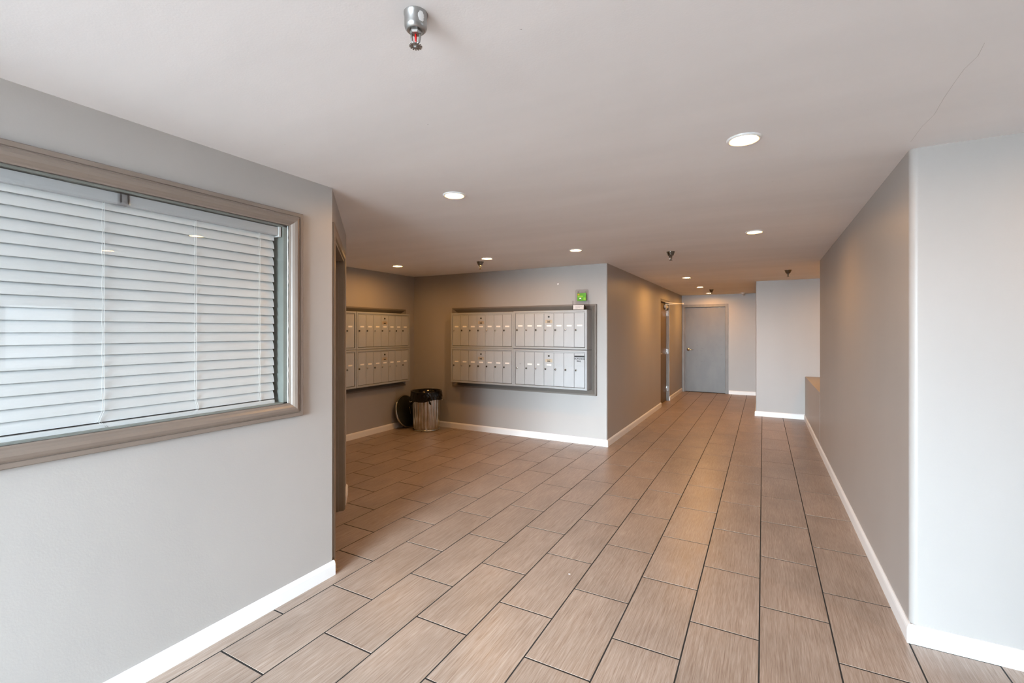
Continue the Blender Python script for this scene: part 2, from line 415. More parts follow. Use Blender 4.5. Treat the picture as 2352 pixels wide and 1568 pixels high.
baseboard('baseboard_corridor_near', (XC, YM), (XC, DY0 + 0.02), (1, 0), 'white baseboard along the corridor before the side door', 1, 0)
baseboard('baseboard_corridor_far', (XC, DY1 - 0.01), (XC, YE), (1, 0), 'short white baseboard past the side door')
baseboard('baseboard_end', (EX1 + 0.01, YE), (-0.11, YE), (0, -1), 'white baseboard beside the grey end door', 0, -1)
baseboard('baseboard_pillar', (-0.11, YP), (XR, YP), (0, -1), 'white baseboard under the projecting pale wall', 1, -1)
baseboard('baseboard_pillar_side', (-0.11, YP), (-0.11, YE), (-1, 0), 'baseboard on the hidden side of the projecting wall', 1, -1)
baseboard('baseboard_low', (XR, YK - 0.30), (XR, YP), (-1, 0), 'white baseboard under the low ledge wall', 0, -1)
baseboard('baseboard_right', (XR, YR), (XR, YK - 0.302), (-1, 0), 'long white baseboard on the right wall', 1, 0)
baseboard('baseboard_return', (XR, YR), (XE, YR), (0, -1), 'bright white baseboard in the lower right corner', 1, 0)
baseboard('baseboard_turn', ch(O1 + 0.10, 0), ch(CT + 0.012, 0), NRM, 'small white baseboard end past the brown doorway')

# ------------------------------------------------------------------ casings
def casing(parent, O, U, V, N, rect, prof, mt, sides='trbl', name='casing'):
    O, U, V, N = Vector(O), Vector(U), Vector(V), Vector(N); u0, u1, v0, v1 = rect; k = len(prof)
    for s in sides:
        e = []
        for d, h in prof:
            c = {'t': ((u0-d, v1+d), (u1+d, v1+d)), 'b': ((u0-d, v0-d), (u1+d, v0-d)), 'l': ((u0-d, v0-d), (u0-d, v1+d)), 'r': ((u1+d, v0-d), (u1+d, v1+d))}[s]
            e.append([O + U*a + V*b + N*h for a, b in c])
        vs = [x[0] for x in e] + [x[1] for x in e]
        fs = [[i, (i+1) % k, k + (i+1) % k, k + i] for i in range(k)] + [list(range(k)), list(range(k, 2*k))[::-1]]
        MB().add(vs, fs).build(name, mt, parent)

# ------------------------------------------------------------------ window_1
win = struct(empty('window_1', (XL, 0.2, WZ0)), 'interior window with taupe picture-frame casing', 'window')
def child_local(parent):                              # geometry is authored in world space
    loc = Vector(parent.location)
    for c in parent.children: c.matrix_parent_inverse = Matrix.Translation(-loc)
WPROF = [(0, -0.006), (0, 0.007), (0.006, 0.009), (0.012, 0.016), (0.022, 0.024), (0.034, 0.0275), (0.045, 0.025), (0.052, 0.021), (0.0535, 0.0175), (0.056, 0.0175), (0.057, 0.021), (0.073, 0.021), (0.076, 0.018), (0.076, -0.002)]
casing(win, (XL, 0, 0), (0, 1, 0), (0, 0, 1), (1, 0, 0), (WY0, WY1, WZ0, WZ1), WPROF, M_TAUPE)
mb = MB(); g = 0.022
mb.box(XL - 0.14, XL - 0.012, WY1 - g, WY1, WZ0, WZ1); mb.box(XL - 0.14, XL - 0.012, WY0, WY0 + g, WZ0, WZ1)
mb.box(XL - 0.14, XL - 0.012, WY0, WY1, WZ1 - 0.008, WZ1); mb.box(XL - 0.14, XL - 0.012, WY0, WY1, WZ0, WZ0 + 0.006)
mb.build('sash_liner', M_SASH, win)
MB().box(XL - 0.012, XL - 0.007, WY0, WY1, WZ0, WZ1).build('glass_pane', M_GLASS, win)
# uneven sealant bead on the inside edge of the casing
pts = [(XL - 0.004, WY1 - 0.002 + random.uniform(-.0012, .0012), WZ0 + (WZ1 - WZ0)*i/60) for i in range(61)]
MB().tube(pts, [0.0022 + random.uniform(-.0008, .001) for _ in pts], 6).build('sealant_bead', M_LABEL, win)
child_local(win)

# ------------------------------------------------------------------ venetian blind
XB = XL - 0.055
bl = tag(empty('venetian_blind', (XB, 0.2, WZ0 + 0.01)), 'white closed venetian blind hanging behind the window glass', 'blind')
BY0, BY1 = WY0 + 0.04, WY1 - 0.052
mb = MB()
prof = [(-0.028, 1.948), (0.026, 1.948), (0.030, 1.953), (0.0315, 1.962), (0.0300, 1.992), (-0.028, 1.992)]
vs = [(XB + a, y, z) for y in (BY0, BY1 + 0.012) for a, z in prof]; k = len(prof)
mb.add(vs, [[i, (i+1) % k, k + (i+1) % k, k + i] for i in range(k)] + [list(range(k)), list(range(k, 2*k))[::-1]])
hr = mb.build('headrail', mat('headrail_shaded', (0.50, 0.52, 0.54), 0.4), bl)  # rail greyed in its colour because less light reaches it
e = MB().bbox(XB - 0.03, XB + 0.034, BY1 + 0.008, BY1 + 0.022, 1.942, 1.997, 0.003)
for zz in (1.955, 1.97, 1.985): e.box(XB + 0.0335, XB + 0.035, BY1 + 0.017, BY1 + 0.0195, zz, zz + 0.004)
e.build('end_bracket', M_BLIND, bl)
br = MB()
br.bbox(XB + 0.032, XB + 0.035, 0.873, 0.915, 1.944, 1.997, 0.002)
br.bbox(XB + 0.035, XB + 0.040, 0.880, 0.886, 1.955, 1.995, 0.002); br.bbox(XB + 0.035, XB + 0.040, 0.905, 0.911, 1.955, 1.995, 0.002)
br.bbox(XB - 0.01, XB + 0.034, 0.866, 0.905, 1.942, 1.947, 0.002)
br.build('support_bracket', M_ACRYL, bl)
NS = 20; PITCH = 0.0441; SW = 0.0492; tilt = math.radians(70)
def slat_mesh():
    mb = MB(); n = 6; up = []; lo = []
    for i in range(n+1):
        s = -SW/2 + SW*i/n; crown = 0.0035*(1 - (2*s/SW)**2)
        for lst, off in ((up, crown), (lo, crown - 0.0028)):
            lst.append((s*math.cos(tilt) + off*math.sin(tilt), -s*math.sin(tilt) + off*math.cos(tilt)))
    ring = up + lo[::-1]; k = len(ring)
    vs = [(x, y, z) for y in (BY0, BY1) for x, z in ring]
    fs = [[i, (i+1) % k, k + (i+1) % k, k + i] for i in range(k)] + [list(range(k)), list(range(k, 2*k))[::-1]]
    return mb.add(vs, fs)
s0 = None
for i in range(NS):
    z = 1.945 - PITCH*i
    if s0 is None: s0 = slat_mesh().build('slat', M_BLIND, bl, (XB, 0, z))
    else:
        s = inst(s0, 'slat', bl, (XB + random.uniform(-.0006, .0006), 0, z)); s.rotation_euler = (random.uniform(-.0006, .0006), random.uniform(-.02, .02), 0)
MB().bbox(XB - 0.010, XB + 0.016, BY0, BY1, 1.0545, 1.0785, 0.004).build('bottom_rail', M_BLIND, bl)
xf = XB + SW/2*math.cos(tilt) + 0.004
for yc, kink in ((0.835, 0.014), (1.172, -0.012), (1.478, -0.006)):
    for o in (-0.0035, 0.0035):
        pts = [(xf + 0.002, yc + o, 1.95)]
        for i in range(NS):
            z = 1.945 - PITCH*i - SW/2*math.sin(tilt)
            pts.append((xf + 0.001, yc + o*(1 + 0.3*math.sin(i*2.1)), z))
        z = pts[-1][2]
        pts[-1] = (xf, yc + o - kink, z + 0.004); pts.append((xf + 0.004, yc + o + kink*0.8, 1.062))
        MB().tube(pts, 0.0009, 5).build('ladder_cord', M_CORD, bl)
child_local(bl)
for c in bl.children:
    if c.name.startswith('slat'): c.matrix_parent_inverse = Matrix.Translation(-Vector(bl.location))

# ------------------------------------------------------------------ door_1: brown doorway in the angled wall
d1 = struct(empty('door_1', (*ch(0.55, 0), 0)), 'brown cased doorway in the angled wall by the window', 'doorway')
CP = [(0, 0), (0, 0.006), (0.006, 0.012), (0.02, 0.0145), (0.045, 0.012), (0.05, 0.009), (0.065, 0.013), (0.072, 0.009), (0.072, 0)]
casing(d1, (*A, 0), (DIR.x, DIR.y, 0), (0, 0, 1), (NRM.x, NRM.y, 0), (O0 - 0.004, O1 + 0.004, 0.0, OH + 0.004), CP, M_JAMB, 'tlr')
mb = MB()
mb.prism([ch(O0, 0.004), ch(O0 + 0.018, 0.004), ch(O0 + 0.018, -T), ch(O0, -T)], 0, OH)
mb.prism([ch(O1 - 0.018, 0.004), ch(O1, 0.004), ch(O1, -T), ch(O1 - 0.018, -T)], 0, OH)
mb.prism([ch(O0, 0.004), ch(O1, 0.004), ch(O1, -T), ch(O0, -T)], OH - 0.018, OH)
mb.prism([ch(O1 - 0.03, -0.035), ch(O1 - 0.018, -0.035), ch(O1 - 0.018, -0.075), ch(O1 - 0.03, -0.075)], 0, OH)
mb.build('door_jamb', M_JAMB, d1)
sl = MB().prism([ch(O0 + 0.021, -0.078), ch(O1 - 0.021, -0.078), ch(O1 - 0.021, -0.118), ch(O0 + 0.021, -0.118)], 0.008, OH - 0.021).build('door_slab', M_JAMB, d1)
MB().add([Vector((*ch(O0 + 0.09, -0.06 + dd), 1.0 + zz)) for dd, zz in ((-.018, -.02), (.012, -.02), (.012, .02), (-.018, .02))] + [Vector((*ch(O0 + 0.13, -0.06 + dd), 1.0 + zz)) for dd, zz in ((-.018, -.02), (.012, -.02), (.012, .02), (-.018, .02))], [(0,1,2,3), (4,5,6,7), (0,1,5,4), (1,2,6,5), (2,3,7,6), (3,0,4,7)]).build('door_knob', M_CHROME, sl)
# chipped wood at the foot of the near casing
cpv = []
for i in range(9):
    z = 0.01 + 0.075*i/8; r = 0.010*(0.5 + 0.5*math.sin(i*1.9 + 0.5)) + 0.004
    cpv += [Vector((*ch(0.004, 0.006), z)), Vector((*ch(0.016 + r, 0.022 + r*0.5 - 0.009*(i/8)), z))]
MB().add(cpv, [[2*i, 2*i+1, 2*i+3, 2*i+2] for i in range(8)]).build('chipped_wood', mat('raw_wood', (0.42, 0.27, 0.14), 0.8, var=0.3, vscale=(60,60,60)), d1)
child_local(d1)
for c in sl.children: c.matrix_parent_inverse = Matrix.Identity(4)

# ------------------------------------------------------------------ door_2: side door in the corridor
d2 = struct(empty('door_2', (XC, (DY0 + DY1)/2, 0)), 'dark brown side door set into the left corridor wall', 'door')
XD = XC - 0.058
mb = MB()
for y0, y1 in ((DY0, DY0 + 0.045), (DY1 - 0.045, DY1)):
    mb.box(XC - T, XC - 0.004, y0, y1, 0, DH)
mb.box(XC - T, XC - 0.004, DY0, DY1, DH - 0.045, DH)
mb.build('door_frame', M_FRAME, d2)
sl = MB().bbox(XD - 0.04, XD, DY0 + 0.048, DY1 - 0.048, 0.01, DH - 0.049, 0.002).build('door_slab', M_DDOOR, d2)
for z in (0.25, 1.02, 1.80):
    h = MB().lathe([(0.008, -0.055), (0.009, -0.05), (0.009, 0.05), (0.008, 0.055)], 10, mat=Matrix.Translation((XD + 0.010, DY1 - 0.05, z)))
    h.box(XD - 0.001, XD + 0.004, DY1 - 0.085, DY1 - 0.048, z - 0.05, z + 0.05); h.box(XD, XC - 0.012, DY1 - 0.0475, DY1 - 0.0445, z - 0.05, z + 0.05)
    h.build('hinge', M_CHROME, d2)
lv = MB().lathe([(0.0, 0), (0.028, 0), (0.030, 0.004), (0.026, 0.010), (0.012, 0.012), (0.010, 0.05), (0.0, 0.052)], 16, mat=Matrix.Translation((XD, DY0 + 0.115, 1.0)) @ Matrix.Rotation(PI/2, 4, 'Y'))
lv.tube([(XD + 0.045, DY0 + 0.115, 1.0), (XD + 0.05, DY0 + 0.15, 1.0), (XD + 0.05, DY0 + 0.225, 0.998)], [0.009, 0.009, 0.006], 8)
lv.build('lever_handle', M_CHROME, d2)
cl = MB().bbox(XD + 0.001, XD + 0.055, DY1 - 0.36, DY1 - 0.10, 1.905, 1.965, 0.012)
cl.lathe([(0.016, 0), (0.016, 0.028), (0.012, 0.034), (0.0, 0.034)], 14, mat=Matrix.Translation((XD + 0.03, DY1 - 0.25, 1.872)))
cb = cl.build('door_closer', M_ALU, d2)
ar = MB().tube([(XD + 0.03, DY1 - 0.25, 1.985), (XD + 0.16, DY1 - 0.12, 1.995), (XD + 0.33, DY1 - 0.02, 1.999)], 0.0085, 8)
ar.tube([(XD + 0.33, DY1 - 0.02, 1.999), (XD + 0.10, DY1 - 0.36, 2.008), (XC - 0.01, DY1 - 0.44, 2.012)], 0.007, 8)
ar.lathe([(0.014, -0.014), (0.014, 0.018)], 12, mat=Matrix.Translation((XD + 0.33, DY1 - 0.02, 2.0)))
ar.lathe([(0.011, -0.03), (0.011, 0.012)], 12, mat=Matrix.Translation((XD + 0.03, DY1 - 0.25, 1.985)))
ar.build('closer_arm', M_WHITE, d2)
child_local(d2)

# ------------------------------------------------------------------ door_3: scuffed metal door at the end
d3 = struct(empty('door_3', ((EX0 + EX1)/2, YE, 0)), 'scuffed grey metal door at the end of the corridor', 'door')
mb = MB(); fw = 0.062
for (x0, x1, z0, z1) in ((EX0, EX0 + fw, 0, EH), (EX1 - fw, EX1, 0, EH), (EX0 + fw - 0.003, EX1 - fw + 0.003, EH - fw, EH)):
    mb.bbox(x0, x1, YE - 0.014, YE + T, z0, z1, 0.003)
mb.bbox(EX0 + fw - 0.002, EX0 + fw + 0.016, YE + 0.03, YE + T, 0, EH - fw + 0.002, 0.002)
mb.bbox(EX1 - fw - 0.016, EX1 - fw + 0.002, YE + 0.075, YE + T, 0, EH - fw + 0.002, 0.002)
mb.bbox(EX0 + fw, EX1 - fw, YE + 0.075, YE + T, EH - fw - 0.016, EH - fw + 0.002, 0.002)
mb.build('door_frame', M_FRAME, d3)
sl = MB().bbox(EX0 + fw + 0.018, EX1 - fw - 0.003, YE + 0.028, YE + 0.072, 0.012, EH - fw - 0.004, 0.002).build('door_slab', M_STEEL, d3)
YS = YE + 0.028; hx = EX0 + fw + 0.078
lv = MB().lathe([(0.0, 0), (0.036, 0), (0.037, 0.006), (0.030, 0.014), (0.013, 0.016), (0.012, 0.055), (0.0, 0.058)], 20, mat=Matrix.Translation((hx, YS, 1.0)) @ Matrix.Rotation(PI/2, 4, 'X'))
lv.tube([(hx, YS - 0.05, 1.0), (hx + 0.04, YS - 0.054, 1.0), (hx + 0.12, YS - 0.05, 0.996)], [0.011, 0.010, 0.006], 8)
lv.build('lever_handle', M_CHROME, d3)
ov = MB().lathe([(0.0, 0), (0.030, 0), (0.032, 0.003), (0.026, 0.004), (0.0, 0.004)], 20, mat=Matrix.Translation((hx - 0.01, YS, 1.80)) @ Matrix.Rotation(PI/2, 4, 'X') @ Matrix.Diagonal((0.62, 1.25, 1, 1)))
ov.build('door_plate', M_STEEL, d3)
MB().bbox(EX0 + 0.55, EX0 + 0.60, YS - 0.006, YS + 0.002, EH - fw - 0.026, EH - fw - 0.010, 0.003).build('bolt_head', M_FRAME, d3)
MB().bbox(EX0 + 0.80, EX0 + 0.84, YS - 0.006, YS + 0.002, EH - fw - 0.026, EH - fw - 0.010, 0.003).build('bolt_head', M_FRAME, d3)
sc_ = MB()
rr = random.Random(3)
for _ in range(34):
    x = rr.uniform(EX0 + 0.3, EX1 - 0.09); z = rr.uniform(0.12, 1.25); ln = rr.uniform(0.008, 0.05); a = rr.choice([rr.uniform(-.5, .5), rr.uniform(1.2, 1.8)]); tw = rr.uniform(0.0012, 0.003)
    dx, dz = math.cos(a)*ln, math.sin(a)*ln; nx, nz = -math.sin(a)*tw, math.cos(a)*tw
    sc_.add([(x-nx, YS - 0.0006, z-nz), (x+dx, YS - 0.0006, z+dz), (x+nx, YS - 0.0006, z+nz), (x-dx*.4, YS - 0.0006, z-dz*.4)], [(0,1,2,3)])
so = sc_.build('scratches', M_MARK, d3); so['kind'] = 'stuff'
MB().box(EX0 + fw, EX1 - fw, YE + 0.03, YE + T, 0.0, 0.010).build('under_door_strip', M_GAP, d3)  # near-black strip filling the slit under the slab
child_local(d3)

# ------------------------------------------------------------------ mailbox surrounds
MPROF = [(0, 0), (0, 0.006), (0.010, 0.010), (0.052, 0.052), (0.060, 0.056), (0.062, 0.052), (0.072, 0.052), (0.075, 0.048), (0.075, 0)]
ms = struct(empty('trim_1', (-2.9, YM, 0.62)), 'taupe moulding framing the four mailbox units on the bright wall', 'moulding')
casing(ms, (0, YM, 0), (1, 0, 0), (0, 0, 1), (0, -1, 0), (-3.962, -1.912, 0.702, 1.706), MPROF, mat('surround_shaded', (0.19, 0.162, 0.14), 0.4, var=0.06, vscale=(6,6,6)))  # whole moulding darkened in colour for the shade on its top band
child_local(ms)
ms2 = struct(empty('trim_2', (XA, 4.3, 0.62)), 'taupe moulding framing the mailbox units in the dim alcove', 'moulding')
casing(ms2, (XA, 0, 0), (0, 1, 0), (0, 0, 1), (1, 0, 0), (3.27, 5.318, 0.695, 1.69), MPROF, D.materials['surround_shaded'])
child_local(ms2)

# ------------------------------------------------------------------ mailbox units
UW, UH, UD = 1.028, 0.4955, 0.185
def text_obj(name, s, size, m, parent, mtx, bold=0.0):
    c = D.curves.new('lettering_curve', 'FONT'); c.body = s; c.size = size; c.align_x = 'CENTER'; c.align_y = 'CENTER'; c.offset = bold
    t = D.objects.new('lettering_tmp', c); COL.objects.link(t)
    dg = bpy.context.evaluated_depsgraph_get(); me = D.meshes.new_from_object(t.evaluated_get(dg))
    D.objects.remove(t); D.curves.remove(c)
    me.transform(mtx); me.materials.clear(); me.materials.append(m)
    o = D.objects.new(name, me); COL.objects.link(o); o.parent = parent; return o
FR = 0.030                                            # flange width
DW = (UW - 2*FR)/7
DZ0, DZ1 = 0.032, UH - 0.040
# shared meshes, local coordinates: x along the front, -y out of the wall
def flange():
    mb = MB(); 
    # mitred raised flange
    r = [(0, 0), (UW, 0), (UW, UH), (0, UH)]; 
    def ring(k, y): return [(k, y, k), (UW - k, y, k), (UW - k, y, UH - k), (k, y, UH - k)]
    rings = [ring(0.0, UD), ring(0.0, 0.004), ring(0.004, 0.0), ring(FR - 0.006, 0.0), ring(FR - 0.003, 0.008), ring(FR - 0.003, 0.014)]
    vs = [v for rg in rings for v in rg]; fs = []
    for k in range(len(rings)-1):
        for i in range(4):
            j = (i+1) % 4; fs.append([k*4+i, k*4+j, k*4+4+j, k*4+4+i])
    fs.append([0,1,2,3]); fs.append([20,21,22,23])
    return mb.add(vs, fs)
def door_leaf(): return MB().bbox(0.0020, DW - 0.0020, 0.005, 0.014, DZ0, DZ1, 0.0012)
def lock_mesh(): 
    mb = MB().lathe([(0.0, -0.003), (0.0075, -0.003), (0.0115, -0.001), (0.0125, 0.0055), (0.0, 0.0055)], 14, mat=Matrix.Translation((0, 0, 0)) @ Matrix.Rotation(-PI/2, 4, 'X'))
    return mb
P_FL = P_DR = None
def mailbox(loc, rz, label, tags, locks, group, outgoing=False):
    global P_FL, P_DR
    t = tag(empty('mailbox_unit', loc, rz), label, 'mailbox', group)
    if P_FL is None:
        P_FL = {}
        P_FL['fl'] = flange().build('cabinet_body', M_ALU2, t)
        bk = MB().box(FR - 0.003, UW - FR + 0.003, 0.0135, 0.03, FR - 0.003, UH - FR + 0.003).build('gap_shade_sheet', M_GAP, t)  # near-black sheet close behind the doors, painting shade into their gaps
        rl = MB().bbox(FR - 0.003, UW - FR + 0.003, 0.0055, 0.014, UH - 0.0385, UH - FR + 0.002, 0.001).build('top_rail', M_ALU, t)
        P_FL['bk'], P_FL['rl'] = bk, rl
    else:
        inst(P_FL['fl'], 'cabinet_body', t); inst(P_FL['bk'], 'gap_shade_sheet', t); inst(P_FL['rl'], 'top_rail', t)
    for i in range(7):
        x0 = FR + i*DW
        if 'dr' not in P_FL:
            P_FL['dr'] = dr = door_leaf().build('mailbox_door', M_ALU, t, (x0, 0, 0))
            P_FL['lk'] = lock_mesh().build('lock', M_CHROME, dr, (0.022, 0.0, 0.245))
            P_FL['kh'] = None
            P_FL['tg'] = MB().bbox(-0.033, 0.033, -0.0008, 0.0008, -0.0095, 0.0095, 0.0006).build('name_label', M_LABEL, dr, (0.072, 0.0045, 0.300))
            P_FL['ld'] = lock_mesh().build('lock', M_SPRD, dr, (0.022, 0.0, 0.245))
            D.objects.remove(P_FL['ld']) if False else None
            if locks[i]: D.objects.remove(P_FL['lk']); P_FL['lk'] = None
            else: D.objects.remove(P_FL['ld']); P_FL['ld'] = None
        else:
            dr = inst(P_FL['dr'], 'mailbox_door', t, (x0, 0, random.uniform(-.0006, .0006)))
            dr.rotation_euler = (0, 0, random.uniform(-0.006, 0.002))
            key = 'ld' if locks[i] else 'lk'
            if P_FL[key] is None: P_FL[key] = lock_mesh().build('lock', M_SPRD if locks[i] else M_CHROME, dr, (0.022, 0.0, 0.245))
            else: inst(P_FL[key], 'lock', dr, (0.022, 0.0, 0.245))
            if tags[i] == 1: inst(P_FL['tg'], 'name_label', dr, (0.072, 0.0045, 0.300))
            elif tags[i] == 2:
                h = inst(P_FL['tg'], 'name_label', dr, (0.058, 0.0045, 0.300)); h.scale = (0.5, 1, 1)
            elif tags[i] == 3:
                f = MB()
                for (a, b, c, d) in ((-.033, .033, -.0095, -.0085), (-.033, .033, .0085, .0095), (-.033, -.032, -.0095, .0095), (.032, .033, -.0095, .0095)): f.box(a, b, -0.0008, 0.0006, c, d)
                f.build('empty_label_holder', M_ALU2, dr, (0.072, 0.0045, 0.300))
            elif tags[i] == 4:
                f = MB().box(-0.012, 0.010, -0.0008, 0.0006, -0.004, 0.004); f.build('name_label', M_PRINT, dr, (0.072, 0.0045, 0.300))
        if i == 3:
            if 'ml' not in P_FL:
                P_FL['ml'] = MB().lathe([(0.0, -0.004), (0.007, -0.004), (0.011, -0.001), (0.012, 0.0055), (0.0, 0.0055)], 14, mat=Matrix.Rotation(-PI/2, 4, 'X')).build('master_lock', M_BLACK, dr, (DW/2, 0, 0.415))
                P_FL['pl'] = MB().bbox(-0.050, 0.050, -0.0012, 0.0008, -0.021, 0.021, 0.0008).build('mail_plate', M_PLATE, dr, (DW/2, 0.0045, 0.355))
                P_FL['sl'] = MB().bbox(-0.020, 0.020, -0.002, 0.0, -0.006, 0.006, 0.0008).build('plate_slot', M_BLACK, dr, (DW/2, 0.0035, 0.349))
                P_FL['tx'] = text_obj('plate_lettering', 'U.S. MAIL', 0.013, M_INK, dr, Matrix.Rotation(PI/2, 4, 'X')); P_FL['tx'].location = (DW/2, 0.0027, 0.368)
            else:
                inst(P_FL['ml'], 'master_lock', dr, (DW/2, 0, 0.415)); inst(P_FL['pl'], 'mail_plate', dr, (DW/2, 0.0045, 0.355))
                inst(P_FL['sl'], 'plate_slot', dr, (DW/2, 0.0035, 0.349)); inst(P_FL['tx'], 'plate_lettering', dr, (DW/2, 0.0027, 0.368))
        if outgoing and i == 6:
            MB().bbox(0.004, DW - 0.004, 0.0015, 0.006, 0.410, 0.428, 0.001).build('mail_slot', M_BLACK, dr)
            MB().bbox(0.006, DW - 0.006, 0.0008, 0.006, 0.428, 0.440, 0.001).build('slot_hood', M_ALU2, dr)
            o = text_obj('handwritten_lettering', 'OUTGOING', 0.0255, M_INK, dr, Matrix.Rotation(PI/2, 4, 'X'), 0.0009); o.location = (DW/2, 0.0042, 0.388)
            o = text_obj('handwritten_lettering', 'MAIL', 0.0255, M_INK, dr, Matrix.Rotation(PI/2, 4, 'X'), 0.0009); o.location = (DW/2 - 0.006, 0.0042, 0.360); o.rotation_euler = (0, 0.04, 0)
            MB().box(0.035, 0.10, 0.0042, 0.006, 0.3415, 0.343).build('slot_line', M_PRINT, dr)
    return t
G1 = 'mailbox units on the bright wall'; G2 = 'mailbox units in the dim alcove'
X1, X2 = -3.962, -2.934; ZL, ZU = 0.7065, 1.2035; YF = 5.45
mailbox((X1, YF, ZU), 0, 'grey seven-door mailbox unit, upper left of the four on the bright wall', [1]*7, [0,1,1,1,0,0,1], G1)
mailbox((X2, YF + 0.001, ZU + 0.006), 0, 'grey seven-door mailbox unit with the green card holder standing on top', [1]*7, [1,0,1,0,1,0,1], G1)
mailbox((X1, YF, ZL), 0, 'grey seven-door mailbox unit nearest the bin, lower left of the bright wall', [1]*7, [1,0,1,1,1,1,1], G1)
mailbox((X2, YF + 0.001, ZL), 0, 'grey mailbox unit with the handwritten outgoing mail slot', [4,1,2,1,3,3,3], [0,1,0,1,1,1,1], G1, True)
XF = -4.622; YA = 4.306
mailbox((XF, YA, 1.1985), PI/2, 'upper mailbox unit in the dim alcove, left of the inner corner', [1]*7, [1,1,0,1,0,1,1], G2)
mailbox((XF, YA, 0.7), PI/2, 'lower mailbox unit in the dim alcove, left of the bin', [1]*7, [1,0,1,0,0,0,1], G2)
mailbox((XF, YA - UW - 0.002, 1.1985), PI/2, 'upper alcove mailbox unit mostly hidden behind the brown doorway', [1]*7, [1,0,1,1,0,1,1], G2)
mailbox((XF, YA - UW - 0.002, 0.7), PI/2, 'lower alcove mailbox unit mostly hidden behind the brown doorway', [1]*7, [1,1,0,1,1,0,1], G2)

# ------------------------------------------------------------------ brochure holder on top of the mailboxes
ZT = ZU + 0.006 + UH
bh = tag(empty('brochure_holder', (-2.02, 5.55, ZT)), 'clear acrylic card holder with a green card, standing on the mailboxes', 'card holder')
def plate(pts, y0, y1, n=(0,1,0)):
    mb = MB(); k = len(pts)
    vs = [(x, y0, z) for x, z in pts] + [(x, y1, z) for x, z in pts]
    return mb.add(vs, [list(range(k)), list(range(k, 2*k))[::-1]] + [[i, (i+1) % k, k + (i+1) % k, k + i] for i in range(k)])
bp_ = [(-0.088, 0), (0.088, 0)] + [(0.088 - 0.02 + 0.02*math.cos(a), 0.245 + 0.02*math.sin(a)) for a in [PI/2*i/5 for i in range(6)]] + [(-0.088 + 0.02 - 0.02*math.sin(a), 0.245 + 0.02*math.cos(a)) for a in [PI/2*i/5 for i in range(6)]]
plate(bp_, 0.036, 0.040).build('back_plate', M_ACRYL, bh)
pk = plate([(-0.105, 0), (0.105, 0), (0.105, 0.07), (-0.105, 0.07)], -0.030, -0.027)
pk.box(-0.108, -0.105, -0.030, 0.040, 0, 0.12); pk.box(0.105, 0.108, -0.030, 0.040, 0, 0.12); pk.box(-0.105, 0.105, -0.027, 0.036, 0, 0.004)
pk.build('pocket', M_ACRYL, bh)
for sx in (-0.05, 0.05):
    MB().lathe([(0.0, -0.004), (0.006, -0.003), (0.007, 0.002), (0.0, 0.002)], 12, mat=Matrix.Rotation(-PI/2, 4, 'X')).build('mounting_screw', M_CHROME, bh, (sx, 0.034, 0.232))
gc = MB().bbox(-0.062, 0.056, 0.0325, 0.035, 0.118, 0.218, 0.001).build('green_card', M_GREEN, bh)
for (a, b, c, d, mm) in ((-.054, .014, .166, .184, M_GREEN2), (-.056, -.032, .190, .208, M_ORANGE), (.022, .050, .130, .160, M_GREEN2), (-.032, -.008, .140, .158, M_LABEL), (-.030, -.012, .130, .139, M_INK)):
    MB().box(a, b, 0.0318, 0.0326, c, d).build('card_print', mm, gc)
wc = tag(empty('business_card', (-2.045, 5.5235, ZT + 0.004)), 'white printed card standing in the clear holder pocket', 'card')
MB().bbox(-0.070, 0.070, 0.0, 0.004, 0.004, 0.060, 0.0008).build('card_stock', M_LABEL, wc)
for i, (a, b) in enumerate(((-.045, .045), (-.045, .02), (-.045, -.01))):
    MB().box(a, b, -0.0005, 0.0002, 0.041 - i*0.011, 0.0435 - i*0.011).build('print_line', M_PRINT, wc)
wc.rotation_euler = (-0.05, 0.02, 0)
MB().box(-0.072, 0.082, 0.006, 0.012, 0.0, 0.062).build('backing_card', M_BLACK, wc)
# paint chip on the mailbox wall
pc = MB().add([(-2.380, YM - .0008, 2.046), (-2.362, YM - .0008, 2.049), (-2.356, YM - .0008, 2.062), (-2.364, YM - .0008, 2.072), (-2.381, YM - .0008, 2.068)], [(0,1,2,3,4)]).build('paint_chip', M_WHITE, D.objects['wall_back'])

# ------------------------------------------------------------------ bin, bag, lid
CX, CY = -4.345, 5.375
can = tag(empty('trash_can', (CX, CY, 0)), 'ribbed galvanised metal trash can in the alcove corner', 'trash can')
mb = MB(); n = 176; rows = [(0.020, 0.192, 0), (0.040, 0.196, 0), (0.055, 0.197, 0.4), (0.075, 0.198, 1), (0.30, 0.208, 1), (0.46, 0.216, 1), (0.485, 0.217, 0.3), (0.50, 0.218, 0), (0.555, 0.222, 0)]
vs = []
for z, r, k in rows:
    for i in range(n):
        a = 2*PI*i/n; q = (i % 8)/8.0
        rib = 0.010*k*max(0.0, math.sin(PI*q))**0.8
        vs.append(((r + rib - 0.006*k)*math.cos(a), (r + rib - 0.006*k)*math.sin(a), z))
fs = [[k*n+i, k*n+(i+1) % n, (k+1)*n+(i+1) % n, (k+1)*n+i] for k in range(len(rows)-1) for i in range(n)]
mb.add(vs, fs, 0, True)
mb.build('can_body', M_GALV, can)
MB().lathe([(0.0, 0.0), (0.190, 0.0), (0.200, 0.003), (0.204, 0.010), (0.202, 0.018), (0.195, 0.022), (0.0, 0.022)], 48).build('base_ring', M_GALV, can)
MB().lathe([(0.216, 0.545), (0.226, 0.548), (0.230, 0.556), (0.226, 0.564), (0.216, 0.566)], 48, closed=False).build('rim', M_GALV, can)
